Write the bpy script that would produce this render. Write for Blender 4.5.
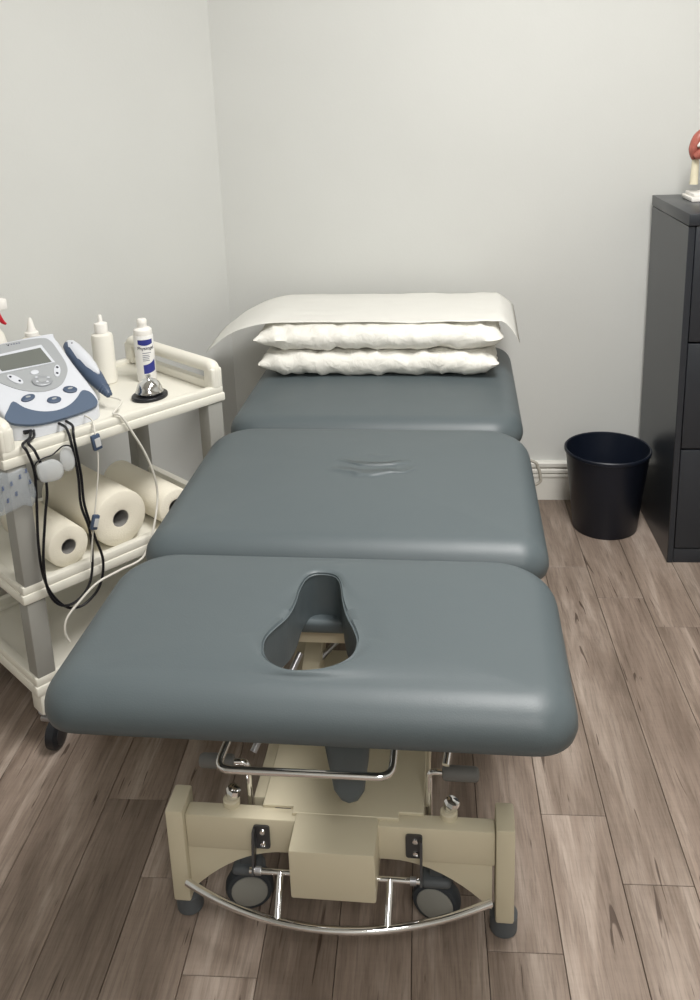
import bpy, bmesh, math, random
from mathutils import Vector, Matrix, noise
random.seed(7)
for o in list(bpy.data.objects): bpy.data.objects.remove(o)
S = bpy.context.scene
COL = S.collection
PI = math.pi

# ------------------------------------------------------------------ camera
F_PX, PPY, CAM_H = 918.0, 341.85, 1.42
CR = Vector((0.99560, 0.07500, -0.03535)).normalized()
CD = Vector((-0.01330, -0.27590, -0.96110)).normalized()
CR = (CR - CD * CR.dot(CD)).normalized()
CW = CR.cross(CD).normalized()                      # forward
CAM = Vector((0, 0, CAM_H))
cd = bpy.data.cameras.new('camera'); cam = bpy.data.objects.new('camera', cd); COL.objects.link(cam)
m = Matrix.Identity(4)
for i, v in enumerate((CR, -CD, -CW)):
    for j in range(3): m[j][i] = v[j]
m.translation = CAM
cam.matrix_world = m
cd.sensor_fit = 'AUTO'; cd.sensor_width = 36; cd.lens = F_PX / 1000 * 36
cd.shift_y = -(500 - PPY) / 1000; cd.clip_start = .02
S.camera = cam

# ------------------------------------------------------------------ world, light, exposure
w = bpy.data.worlds.new('world'); S.world = w; w.use_nodes = True
w.node_tree.nodes['Background'].inputs[0].default_value = (.9, .93, 1, 1)
w.node_tree.nodes['Background'].inputs[1].default_value = .05
S.view_settings.view_transform = 'Standard'; S.view_settings.look = 'None'
S.view_settings.gamma = 1; S.view_settings.use_curve_mapping = False
S.view_settings.exposure = 0.0
CEIL = 2.62
PANELS = [(0.42, 1.36, 56), (0.42, -0.95, 34)]
for x, y, e in PANELS:
    ld = bpy.data.lights.new('ceiling_panel_light', 'AREA'); ld.shape = 'RECTANGLE'
    ld.size = .56; ld.size_y = 1.16; ld.energy = e; ld.color = (1, .984, .966)
    lo = bpy.data.objects.new('ceiling_panel_light', ld); COL.objects.link(lo)
    lo.location = (x, y, CEIL - .035)

# ------------------------------------------------------------------ pixel helpers (direction only; the plane gives the distance)
def ray(u, v): return CR * (u - 350) + CD * (v - PPY) + CW * F_PX
def px_plane(u, v, p, n):
    d = ray(u, v); t = (p - CAM).dot(n) / d.dot(n); return CAM + d * t
def frame(origin, deg):
    a = math.radians(deg)
    ex = Vector((math.cos(a), math.sin(a), 0)); ey = Vector((-math.sin(a), math.cos(a), 0))
    def loc(P): P = P - origin; return Vector((P.dot(ex), P.dot(ey), P.z))
    def z_(u, v, z): return loc(px_plane(u, v, Vector((0, 0, z)), Vector((0, 0, 1))))
    def y_(u, v, y): return loc(px_plane(u, v, origin + ey * y, ey))
    def x_(u, v, x): return loc(px_plane(u, v, origin + ex * x, ex))
    def pl(u, v, p, n):
        return loc(px_plane(u, v, origin + ex * p[0] + ey * p[1] + Vector((0, 0, p[2])), ex * n[0] + ey * n[1] + Vector((0, 0, n[2]))))
    return z_, y_, x_, pl

# ------------------------------------------------------------------ materials
def mat(name, col, rough=.5, metal=0, bump=0, bscale=300, var=0, vscale=4, coat=0, trans=0, alpha=1, bdist=.002, emit=None, spec=.5, ior=1.45, sub=0):
    M = bpy.data.materials.new(name); M.use_nodes = True
    nt = M.node_tree; b = nt.nodes['Principled BSDF']; L = nt.links
    b.inputs['Base Color'].default_value = (*col, 1); b.inputs['Roughness'].default_value = rough
    b.inputs['Metallic'].default_value = metal; b.inputs['Coat Weight'].default_value = coat
    b.inputs['Transmission Weight'].default_value = trans; b.inputs['Alpha'].default_value = alpha
    b.inputs['Specular IOR Level'].default_value = spec; b.inputs['IOR'].default_value = ior
    if sub:
        b.inputs['Subsurface Weight'].default_value = sub; b.inputs['Subsurface Radius'].default_value = (.01, .01, .01)
    tc = nt.nodes.new('ShaderNodeTexCoord')
    if var:
        n = nt.nodes.new('ShaderNodeTexNoise'); n.inputs['Scale'].default_value = vscale; n.inputs['Detail'].default_value = 5
        L.new(tc.outputs['Object'], n.inputs['Vector'])
        r = nt.nodes.new('ShaderNodeValToRGB')
        r.color_ramp.elements[0].position = .3; r.color_ramp.elements[1].position = .7
        r.color_ramp.elements[0].color = (*[max(0, c * (1 - var)) for c in col], 1)
        r.color_ramp.elements[1].color = (*[min(1, c * (1 + var)) for c in col], 1)
        L.new(n.outputs['Fac'], r.inputs['Fac']); L.new(r.outputs['Color'], b.inputs['Base Color'])
    if bump:
        n2 = nt.nodes.new('ShaderNodeTexNoise'); n2.inputs['Scale'].default_value = bscale; n2.inputs['Detail'].default_value = 3
        L.new(tc.outputs['Object'], n2.inputs['Vector'])
        bp = nt.nodes.new('ShaderNodeBump'); bp.inputs['Strength'].default_value = bump; bp.inputs['Distance'].default_value = bdist; n2.inputs['Distortion'].default_value = .8
        L.new(n2.outputs['Fac'], bp.inputs['Height']); L.new(bp.outputs['Normal'], b.inputs['Normal'])
    if emit:
        b.inputs['Emission Color'].default_value = (*emit[0], 1); b.inputs['Emission Strength'].default_value = emit[1]
    return M

def s2l(*c): return tuple(((x / 255 + .055) / 1.055) ** 2.4 if x > 10 else x / 255 / 12.92 for x in c)

WALLC = s2l(208, 209, 205)
M_wall = mat('wall_paint', WALLC, .75, bump=.12, bscale=120, var=.015, vscale=3)
M_ceil = mat('ceiling_paint', s2l(225, 225, 220), .9)
M_trim = mat('white_trim_paint', s2l(222, 220, 212), .4)
M_beige = mat('cream_powder_coat', s2l(204, 195, 170), .42, bump=.05, bscale=500, var=.02)
M_chrome = mat('chrome', (.82, .82, .82), .08, 1)
M_steel = mat('dark_steel', (.10, .10, .105), .3, .8)
M_zinc = mat('zinc_plate', (.42, .42, .43), .35, .9)
M_black = mat('black_plastic', (.012, .013, .016), .35)
M_blackmat = mat('black_bin_plastic', s2l(19, 25, 38), .42, bump=.05, bscale=200)
M_rubber = mat('grey_rubber', s2l(86, 90, 93), .6)
M_tyre = mat('dark_grey_tyre', s2l(50, 55, 60), .55)
M_hub = mat('grey_hub', s2l(138, 138, 132), .5)
M_grip = mat('grey_grip_rubber', s2l(112, 112, 110), .55, bump=.1, bscale=300)
M_trolley = mat('ivory_trolley_plastic', s2l(224, 221, 209), .38, bump=.04, bscale=300)
M_post = mat('grey_post_plastic', s2l(150, 149, 143), .42)
M_fabric = mat('white_pillow_fabric', s2l(230, 228, 220), .9, bump=.55, bscale=30, bdist=.012, sub=.05)
M_roll = mat('paper_towel', s2l(236, 230, 213), .95, bump=.5, bscale=220)
M_card = mat('grey_cardboard', s2l(140, 138, 134), .9)
M_devwhite = mat('white_device_plastic', s2l(206, 209, 215), .32)
M_devlow = mat('pale_grey_device_plastic', s2l(196, 197, 196), .4)
M_devblue = mat('slate_blue_plastic', s2l(84, 98, 118), .4)
M_devblue2 = mat('deep_slate_blue_plastic', s2l(70, 84, 106), .4)
M_devgrey = mat('grey_panel_plastic', s2l(160, 163, 165), .4)
M_btn = mat('silver_button', s2l(165, 168, 172), .3, .3)
M_lcd = mat('grey_lcd', s2l(110, 113, 108), .2)
M_ink = mat('dark_ink', s2l(40, 42, 55), .5)
M_inkgrey = mat('grey_ink', s2l(110, 114, 128), .5)
M_labelblue = mat('blue_label_ink', s2l(48, 54, 130), .4)
M_bottle = mat('white_squeeze_plastic', s2l(228, 225, 215), .4, sub=.05)
M_can = mat('white_can_enamel', s2l(232, 231, 228), .3)
M_red = mat('red_plastic', s2l(190, 30, 45), .4)
M_cabside = mat('black_cabinet_enamel', s2l(44, 47, 52), .30, bump=.03, bscale=600)
M_bone = mat('ivory_bone_plastic', s2l(225, 217, 190), .4)
M_muscle = mat('red_muscle_plastic', s2l(168, 96, 84), .4, var=.15, vscale=60)
M_white = mat('white_enamel', s2l(235, 232, 226), .35)
M_cordgrey = mat('grey_cord', s2l(160, 156, 146), .5)
M_cordwhite = mat('white_cord', s2l(215, 212, 202), .45)
M_cordblack = mat('black_cord', s2l(16, 16, 22), .4)
M_clear = mat('clear_electrode_film', s2l(226, 229, 230), .25, alpha=.45)
M_film = mat('frosted_packet_film', s2l(190, 198, 205), .25, alpha=.26)
M_filmink = mat('blue_packet_print', s2l(70, 86, 122), .5)
M_paper = None
def paper_mat():
    M = bpy.data.materials.new('thin_white_paper'); M.use_nodes = True; nt = M.node_tree; L = nt.links
    b = nt.nodes['Principled BSDF']; out = nt.nodes['Material Output']
    b.inputs['Base Color'].default_value = (*s2l(240, 239, 233), 1); b.inputs['Roughness'].default_value = .8
    tr = nt.nodes.new('ShaderNodeBsdfTranslucent'); tr.inputs[0].default_value = (.8, .79, .75, 1)
    tp = nt.nodes.new('ShaderNodeBsdfTransparent')
    m1 = nt.nodes.new('ShaderNodeMixShader'); m1.inputs[0].default_value = .18
    m2 = nt.nodes.new('ShaderNodeMixShader'); m2.inputs[0].default_value = .10
    L.new(b.outputs[0], m1.inputs[1]); L.new(tr.outputs[0], m1.inputs[2])
    L.new(m1.outputs[0], m2.inputs[1]); L.new(tp.outputs[0], m2.inputs[2]); L.new(m2.outputs[0], out.inputs[0])
    tc = nt.nodes.new('ShaderNodeTexCoord'); n = nt.nodes.new('ShaderNodeTexNoise'); n.inputs['Scale'].default_value = 130
    L.new(tc.outputs['Object'], n.inputs['Vector']); bp = nt.nodes.new('ShaderNodeBump'); bp.inputs['Strength'].default_value = .35
    bp.inputs['Distance'].default_value = .002; L.new(n.outputs['Fac'], bp.inputs['Height']); L.new(bp.outputs['Normal'], b.inputs['Normal'])
    return M
M_paper = paper_mat()

def vinyl_mat(name, wrinkle=None):
    M = bpy.data.materials.new(name); M.use_nodes = True; nt = M.node_tree; L = nt.links
    b = nt.nodes['Principled BSDF']; N = nt.nodes.new
    b.inputs['Base Color'].default_value = (*s2l(79, 88, 91), 1); b.inputs['Roughness'].default_value = .36
    b.inputs['Specular IOR Level'].default_value = .5
    tc = N('ShaderNodeTexCoord')
    v = N('ShaderNodeTexVoronoi'); v.inputs['Scale'].default_value = 420; L.new(tc.outputs['Object'], v.inputs['Vector'])
    b1 = N('ShaderNodeBump'); b1.inputs['Strength'].default_value = .10; b1.inputs['Distance'].default_value = .001
    L.new(v.outputs['Distance'], b1.inputs['Height'])
    n = N('ShaderNodeTexNoise'); n.inputs['Scale'].default_value = 6; n.inputs['Detail'].default_value = 2
    L.new(tc.outputs['Object'], n.inputs['Vector'])
    b2 = N('ShaderNodeBump'); b2.inputs['Strength'].default_value = .25; b2.inputs['Distance'].default_value = .006
    L.new(n.outputs['Fac'], b2.inputs['Height']); L.new(b1.outputs['Normal'], b2.inputs['Normal'])
    last = b2
    r = N('ShaderNodeMapRange'); r.inputs['To Min'].default_value = .40; r.inputs['To Max'].default_value = .50
    L.new(n.outputs['Fac'], r.inputs['Value']); L.new(r.outputs['Result'], b.inputs['Roughness'])
    if wrinkle:                                            # a few soft creases in the leatherette
        cx, cy = wrinkle
        mp = N('ShaderNodeMapping'); mp.inputs['Location'].default_value = (-cx, -cy, 0)
        L.new(tc.outputs['Object'], mp.inputs['Vector'])
        ds = N('ShaderNodeTexNoise'); ds.inputs['Scale'].default_value = 9; L.new(mp.outputs['Vector'], ds.inputs['Vector'])
        ad = N('ShaderNodeMixRGB'); ad.blend_type = 'LINEAR_LIGHT'; ad.inputs[0].default_value = .05
        L.new(mp.outputs['Vector'], ad.inputs[1]); L.new(ds.outputs['Color'], ad.inputs[2])
        wv = N('ShaderNodeTexWave'); wv.bands_direction = 'Y'; wv.inputs['Scale'].default_value = 5.5; wv.inputs['Distortion'].default_value = 1.6
        wv.inputs['Detail'].default_value = 1; wv.inputs['Detail Scale'].default_value = 2
        L.new(ad.outputs[0], wv.inputs['Vector'])
        sc = N('ShaderNodeVectorMath'); sc.operation = 'MULTIPLY'; sc.inputs[1].default_value = (1 / .095, 1 / .07, 0)
        L.new(mp.outputs['Vector'], sc.inputs[0])
        ln = N('ShaderNodeVectorMath'); ln.operation = 'LENGTH'; L.new(sc.outputs[0], ln.inputs[0])
        mk = N('ShaderNodeMapRange'); mk.interpolation_type = 'SMOOTHSTEP'
        mk.inputs['From Min'].default_value = 1.1; mk.inputs['From Max'].default_value = .3
        L.new(ln.outputs['Value'], mk.inputs['Value'])
        pw = N('ShaderNodeMath'); pw.operation = 'POWER'; pw.inputs[1].default_value = 3; L.new(wv.outputs['Fac'], pw.inputs[0])
        mu = N('ShaderNodeMath'); mu.operation = 'MULTIPLY'; L.new(pw.outputs[0], mu.inputs[0]); L.new(mk.outputs[0], mu.inputs[1])
        b3 = N('ShaderNodeBump'); b3.inputs['Strength'].default_value = .8; b3.inputs['Distance'].default_value = .014
        L.new(mu.outputs[0], b3.inputs['Height']); L.new(b2.outputs['Normal'], b3.inputs['Normal']); last = b3
    L.new(last.outputs['Normal'], b.inputs['Normal'])
    return M

def plank_mat():
    M = bpy.data.materials.new('grey_brown_wood_plank'); M.use_nodes = True; nt = M.node_tree; L = nt.links; N = nt.nodes.new
    b = nt.nodes['Principled BSDF']
    tc = N('ShaderNodeTexCoord'); oi = N('ShaderNodeObjectInfo')
    mul = N('ShaderNodeMath'); mul.operation = 'MULTIPLY'; mul.inputs[1].default_value = 37; L.new(oi.outputs['Random'], mul.inputs[0])
    cx = N('ShaderNodeCombineXYZ'); L.new(mul.outputs[0], cx.inputs[0]); L.new(mul.outputs[0], cx.inputs[1]); L.new(mul.outputs[0], cx.inputs[2])
    ad = N('ShaderNodeVectorMath'); L.new(tc.outputs['Object'], ad.inputs[0]); L.new(cx.outputs[0], ad.inputs[1])
    def stretched(sx, sy, detail=5, rough=.6, dist=0):
        mp = N('ShaderNodeVectorMath'); mp.operation = 'MULTIPLY'; mp.inputs[1].default_value = (sx, sy, 1)
        L.new(ad.outputs[0], mp.inputs[0])
        n = N('ShaderNodeTexNoise'); n.inputs['Scale'].default_value = 1; n.inputs['Detail'].default_value = detail
        n.inputs['Roughness'].default_value = rough; n.inputs['Distortion'].default_value = dist
        L.new(mp.outputs[0], n.inputs['Vector']); return n
    def ramp(src, stops):
        r = N('ShaderNodeValToRGB'); e = r.color_ramp.elements
        while len(e) < len(stops): e.new(.5)
        for el, (p, c) in zip(e, stops): el.position = p; el.color = (*c, 1)
        L.new(src, r.inputs['Fac']); return r
    def mix(mode, fac, a, bb):
        x = N('ShaderNodeMixRGB'); x.blend_type = mode; x.inputs[0].default_value = fac
        L.new(a, x.inputs[1]); L.new(bb, x.inputs[2]); return x
    broad = stretched(14, 1.6, 4, .6, .6)
    base = ramp(broad.outputs['Fac'], [(.25, s2l(104, 90, 79)), (.5, s2l(142, 127, 115)), (.75, s2l(186, 172, 160))])
    grain = stretched(170, 9, 6, .7, .8)
    g = ramp(grain.outputs['Fac'], [(.3, (.55, .53, .51)), (.5, (1, 1, 1)), (.72, (1.22, 1.21, 1.20))])
    c1 = mix('MULTIPLY', .75, base.outputs[0], g.outputs[0])
    saw = stretched(9, 160, 3, .5)                                       # faint saw marks across the board
    sm = ramp(saw.outputs['Fac'], [(.35, (.9, .9, .9)), (.6, (1.03, 1.03, 1.03))])
    c2 = mix('MULTIPLY', .3, c1.outputs[0], sm.outputs[0])
    crack = stretched(46, 3.0, 2, .5, 1.6)
    ck = ramp(crack.outputs['Fac'], [(.285, (.28, .24, .22)), (.31, (1, 1, 1))])
    c3 = mix('MULTIPLY', .85, c2.outputs[0], ck.outputs[0])
    tone = ramp(oi.outputs['Random'], [(0, (.86, .85, .84)), (1, (1.08, 1.07, 1.07))])
    c4 = mix('MULTIPLY', 1, c3.outputs[0], tone.outputs[0])
    L.new(c4.outputs[0], b.inputs['Base Color'])
    b.inputs['Roughness'].default_value = .48; b.inputs['Specular IOR Level'].default_value = .35
    bp = N('ShaderNodeBump'); bp.inputs['Strength'].default_value = .25; bp.inputs['Distance'].default_value = .002
    L.new(grain.outputs['Fac'], bp.inputs['Height']); L.new(bp.outputs['Normal'], b.inputs['Normal'])
    return M
M_plank = plank_mat()
M_sub = mat('dark_subfloor', (.03, .027, .025), .9)
M_vinyl = vinyl_mat('blue_grey_vinyl'); M_vinylw = vinyl_mat('creased_blue_grey_vinyl', (.02, .56))

# ------------------------------------------------------------------ mesh helpers
def finish(bm, name, material, parent=None, loc=None, rot=None, smooth=True, ang=38):
    bmesh.ops.recalc_face_normals(bm, faces=bm.faces)
    me = bpy.data.meshes.new(name); bm.to_mesh(me); bm.free()
    me.materials.append(material)
    if smooth:
        for p in me.polygons: p.use_smooth = True
        me.set_sharp_from_angle(angle=math.radians(ang))
    o = bpy.data.objects.new(name, me); COL.objects.link(o)
    if parent: o.parent = parent
    if loc is not None: o.location = loc
    if rot is not None: o.rotation_euler = rot
    return o
def add_box(bm, x0, x1, y0, y1, z0, z1, bevel=0, seg=2, M=None):
    r = bmesh.ops.create_cube(bm, size=1)
    vs = r['verts']
    for v in vs:
        v.co = Vector(((x0 + x1) / 2 + v.co.x * (x1 - x0), (y0 + y1) / 2 + v.co.y * (y1 - y0), (z0 + z1) / 2 + v.co.z * (z1 - z0)))
    if bevel:
        es = list({e for v in vs for e in v.link_edges})
        rr = bmesh.ops.bevel(bm, geom=es, offset=bevel, segments=seg, affect='EDGES', profile=.5)
        vs = list({v for f in rr['faces'] for v in f.verts} | {v for v in vs if v.is_valid})
    if M:
        for v in vs: v.co = M @ v.co
def box(name, x0, x1, y0, y1, z0, z1, material, parent=None, bevel=0, seg=2):
    bm = bmesh.new(); add_box(bm, x0, x1, y0, y1, z0, z1, bevel, seg); return finish(bm, name, material, parent)
def catmull(P, n=8, closed=False):
    P = [Vector(p) for p in P]; out = []
    N = len(P)
    rng = range(N) if closed else range(N - 1)
    for i in rng:
        if closed: a, b, c, d = P[i - 1], P[i], P[(i + 1) % N], P[(i + 2) % N]
        else: a, b, c, d = P[max(i - 1, 0)], P[i], P[i + 1], P[min(i + 2, N - 1)]
        for k in range(n):
            t = k / n
            out.append(.5 * ((2 * b) + (c - a) * t + (2 * a - 5 * b + 4 * c - d) * t * t + (-a + 3 * b - 3 * c + d) * t ** 3))
    if not closed: out.append(P[-1].copy())
    return out
def add_tube(bm, P, r, n=10, closed=False):
    P = [Vector(p) for p in P]; N = len(P); rad = r if callable(r) else (lambda t: r)
    t0 = (P[1] - P[0]).normalized(); up = Vector((0, 0, 1)) if abs(t0.z) < .9 else Vector((1, 0, 0))
    nrm = (up - t0 * up.dot(t0)).normalized(); rings = []
    for i in range(N):
        if closed: t = (P[(i + 1) % N] - P[i - 1]).normalized()
        else: t = (P[min(i + 1, N - 1)] - P[max(i - 1, 0)]).normalized()
        nrm = (nrm - t * nrm.dot(t)); nrm = nrm.normalized() if nrm.length > 1e-6 else t.orthogonal().normalized()
        bn = t.cross(nrm); rr = rad(i / (N - 1))
        rings.append([bm.verts.new(P[i] + (nrm * math.cos(2 * PI * k / n) + bn * math.sin(2 * PI * k / n)) * rr) for k in range(n)])
    for i in range(N if closed else N - 1):
        A, B = rings[i], rings[(i + 1) % N]
        for k in range(n): bm.faces.new((A[k], A[(k + 1) % n], B[(k + 1) % n], B[k]))
    if not closed:
        bm.faces.new(rings[0][::-1]); bm.faces.new(rings[-1])
def tube(name, P, r, material, parent=None, n=10, closed=False):
    bm = bmesh.new(); add_tube(bm, P, r, n, closed); return finish(bm, name, material, parent)
def fillet(P, rad, n=6):
    P = [Vector(p) for p in P]; out = [P[0]]
    for i in range(1, len(P) - 1):
        a = (P[i - 1] - P[i]); b = (P[i + 1] - P[i]); q = min(rad, a.length * .45, b.length * .45)
        A = P[i] + a.normalized() * q; B = P[i] + b.normalized() * q
        for k in range(n + 1):
            t = k / n; out.append(A * (1 - t) ** 2 + P[i] * 2 * t * (1 - t) + B * t * t)
    return out + [P[-1]]
def add_lathe(bm, prof, n=32, M=None, cap=True):
    rings = []
    for r, z in prof:
        rings.append([bm.verts.new(Vector((r * math.cos(2 * PI * k / n), r * math.sin(2 * PI * k / n), z))) for k in range(n)])
    for A, B in zip(rings, rings[1:]):
        for k in range(n): bm.faces.new((A[k], A[(k + 1) % n], B[(k + 1) % n], B[k]))
    if cap: bm.faces.new(rings[0][::-1]); bm.faces.new(rings[-1])
    if M:
        for R in rings:
            for v in R: v.co = M @ v.co
def lathe(name, prof, material, parent=None, n=32, M=None, loc=None, cap=True):
    bm = bmesh.new(); add_lathe(bm, prof, n, M, cap); return finish(bm, name, material, parent, loc)
def add_prism(bm, poly, h, M=None, bevel=0, seg=2):
    """polygon in xy, extruded along +z by h"""
    a = [bm.verts.new(Vector((p[0], p[1], 0))) for p in poly]; f = bm.faces.new(a)
    r = bmesh.ops.extrude_face_region(bm, geom=[f])
    top = [g for g in r['geom'] if isinstance(g, bmesh.types.BMVert)]
    for v in top: v.co.z += h
    vs = a + top
    if bevel:
        es = list({e for v in vs for e in v.link_edges if (e.verts[0] in top) == (e.verts[1] in top) and (e.verts[0] in top)})
        rr = bmesh.ops.bevel(bm, geom=es, offset=bevel, segments=seg, affect='EDGES', profile=.5)
        vs = list({v for f in rr['faces'] for v in f.verts} | {v for v in vs if v.is_valid})
    if M:
        for v in vs: v.co = M @ v.co
def prism(name, poly, h, material, parent=None, M=None, bevel=0, seg=2):
    bm = bmesh.new(); add_prism(bm, poly, h, M, bevel, seg); return finish(bm, name, material, parent)
def ellipse(cx, cy, rx, ry, n=28, rot=0):
    c, s = math.cos(rot), math.sin(rot); out = []
    for k in range(n):
        a = 2 * PI * k / n; x, y = rx * math.cos(a), ry * math.sin(a); out.append((cx + x * c - y * s, cy + x * s + y * c))
    return out
def rrect(x0, x1, y0, y1, r, n=6, sub=1, r2=None):
    r = max(r, 1e-4); pts = []; q = r2 or r; f = r
    for (cx, cy, a0, r) in ((x1 - f, y0 + f, -PI / 2, f), (x1 - q, y1 - q, 0, q), (x0 + q, y1 - q, PI / 2, q), (x0 + f, y0 + f, PI, f)):
        for k in range(n + 1):
            a = a0 + PI / 2 * k / n; pts.append((cx + r * math.cos(a), cy + r * math.sin(a)))
    if sub == 1: return pts
    out = []
    N = len(pts)
    for i in range(N):
        a, b = pts[i], pts[(i + 1) % N]; k = sub if i % (n + 1) == n else 1
        for j in range(k): out.append((a[0] + (b[0] - a[0]) * j / k, a[1] + (b[1] - a[1]) * j / k))
    return out
def empty(name, loc, deg=0, label=None, cat=None, group=None):
    o = bpy.data.objects.new(name, None); COL.objects.link(o); o.empty_display_size = .05
    o.location = loc; o.rotation_euler = (0, 0, math.radians(deg))
    if label: tag(o, label, cat, group)
    return o
def tag(o, label, cat, group=None):
    o['label'] = label; o['category'] = cat
    if group: o['group'] = group
    return o
def struct(o, label, cat):
    o['kind'] = 'structure'; o['label'] = label; o['category'] = cat; return o
def copy_tree(o, parent=None):
    c = o.copy(); COL.objects.link(c); c.parent = parent
    for ch in list(o.children): copy_tree(ch, c)
    return c
def text_mesh(s, size, bold=0):
    cu = bpy.data.curves.new('t', 'FONT'); cu.body = s; cu.size = size; cu.align_x = 'CENTER'; cu.align_y = 'CENTER'; cu.offset = bold
    cu.resolution_u = 3
    o = bpy.data.objects.new('t', cu); COL.objects.link(o)
    me = bpy.data.meshes.new_from_object(o.evaluated_get(bpy.context.evaluated_depsgraph_get()))
    bpy.data.objects.remove(o); bpy.data.curves.remove(cu); return me
def text(name, s, size, M, material, parent, warp=None, bold=0):
    me = text_mesh(s, size, bold)
    for v in me.vertices: v.co = warp(v.co) if warp else M @ v.co
    me.materials.clear(); me.materials.append(material)
    o = bpy.data.objects.new(name, me); COL.objects.link(o); o.parent = parent; return o

# ------------------------------------------------------------------ room
WY = 2.96; CX = -.655                                   # back wall plane, x of the back-left corner
WD = Vector((-.576, -.818, 0)).normalized()             # the left wall runs off at an oblique angle
LW = 2.75; LE = Vector((CX, WY, 0)) + WD * LW
XR, YF = 2.3, -1.9
def wall_quad(name, a, b, label, thick=.1):
    a = Vector(a); b = Vector(b); d = (b - a).normalized(); n = Vector((d.y, -d.x, 0))      # room is on the right of a->b
    bm = bmesh.new()
    for z in (0, CEIL):
        pass
    P = [a, b, b - n * thick, a - n * thick]
    lo = [bm.verts.new((p.x, p.y, -.02)) for p in P]; hi = [bm.verts.new((p.x, p.y, CEIL)) for p in P]
    bm.faces.new(lo); bm.faces.new(hi)
    for i in range(4): bm.faces.new((lo[i], lo[(i + 1) % 4], hi[(i + 1) % 4], hi[i]))
    return struct(finish(bm, name, M_wall, smooth=False), label, 'wall')
wall_quad('wall_back', (CX, WY, 0), (XR, WY, 0), 'pale grey painted back wall behind the treatment table')
wall_quad('wall_left', LE, (CX, WY, 0), 'pale grey painted wall running at an angle behind the trolley')
wall_quad('wall_left_side', (LE.x, YF, 0), LE, 'pale grey painted side wall beside the doorway end')
wall_quad('wall_right', (XR, WY, 0), (XR, YF, 0), 'pale grey painted wall beyond the filing cabinet')
wall_quad('wall_front', (XR, YF, 0), (LE.x, YF, 0), 'pale grey painted wall opposite the back wall')
struct(box('ceiling', LE.x - .1, XR + .1, YF - .1, WY + .1, CEIL, CEIL + .1, M_ceil), 'flat white painted ceiling', 'ceiling')
floor = struct(box('floor', LE.x - .1, XR + .1, YF - .1, WY + .1, -.06, -.008, M_sub), 'grey brown wood plank floor', 'floor')
# planks: 5 inch boards along Y
PW, PX0, PLEN = .127, .344, 1.2
joints = {-1: 1.523, 0: 1.363, 1: 2.322, 2: 2.183, -8: 1.533, -7: 1.342, -6: 1.152}
mesh_cache = {}
def plank(x0, y0, y1):
    L = round(y1 - y0, 3); key = L
    if key not in mesh_cache:
        bm = bmesh.new(); add_box(bm, -PW / 2 + .0006, PW / 2 - .0006, -L / 2 + .0006, L / 2 - .0006, -.008, 0, .0008, 1)
        o = finish(bm, 'plank', M_plank, floor, smooth=False); mesh_cache[key] = o.data
    else:
        o = bpy.data.objects.new('plank', mesh_cache[key]); COL.objects.link(o); o.parent = floor
    o.location = (x0 + PW / 2, (y0 + y1) / 2, 0)
for k in range(-16, 16):
    x0 = PX0 + k * PW
    if x0 < LE.x or x0 + PW > XR + .1: continue
    j = joints.get(k, round(1.0 + ((k * 7919) % 11) / 11 * 1.2, 3)); ln = 1.127 if k == 0 else PLEN
    cuts = [j + i * ln for i in range(-4, 4)]
    cuts = [c for c in cuts if YF < c < WY - .05]; ys = [max(YF, cuts[0] - ln)] + cuts + [WY]
    for a, b in zip(ys, ys[1:]):
        if b < .2 and b - a > .01: pass
        if b - a > .02: plank(x0, a, b)
# baseboards: stepped profile
def baseboard(name, a, b, label):
    a = Vector(a); b = Vector(b); d = (b - a).normalized(); n = Vector((d.y, -d.x, 0))
    prof = [(0, 0), (.016, 0), (.016, .083), (.019, .086), (.019, .094), (.013, .097), (.013, .099), (.020, .102), (.020, .112), (.014, .116), (.014, .122), (.021, .125), (.021, .137), (.016, .141), (0, .141)]
    bm = bmesh.new()
    A = [bm.verts.new(a + n * p[0] + Vector((0, 0, p[1] + .0005))) for p in prof]; B = [bm.verts.new(b + n * p[0] + Vector((0, 0, p[1] + .0005))) for p in prof]
    N = len(prof)
    for i in range(N): bm.faces.new((A[i], A[(i + 1) % N], B[(i + 1) % N], B[i]))
    bm.faces.new(A); bm.faces.new(B)
    return struct(finish(bm, name, M_trim, smooth=False), label, 'baseboard')
baseboard('baseboard_back', (CX, WY, 0), (XR, WY, 0), 'white stepped baseboard along the back wall')
baseboard('baseboard_left', LE, (CX, WY, 0), 'white stepped baseboard along the angled wall')
# ceiling light fixtures (above the picture)
M_diff = mat('light_diffuser', (.9, .9, .88), .6, emit=((1, .98, .94), 3.0))
for i, (x, y, e) in enumerate(PANELS):
    t = empty('ceiling_light', (x, y, CEIL), 0, ('white framed ceiling light panel above the treatment table', 'white framed ceiling light panel nearest the wall opposite the table')[i], 'light')
    bm = bmesh.new()
    for a in ((-.31, -.28, -.61, .61), (.28, .31, -.61, .61), (-.28, .28, -.61, -.58), (-.28, .28, .58, .61)):
        add_box(bm, a[0], a[1], a[2], a[3], -.03, 0)
    finish(bm, 'frame', M_white, t, smooth=False); box('diffuser', -.28, .28, -.58, .58, -.02, -.005, M_diff, t)

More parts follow.
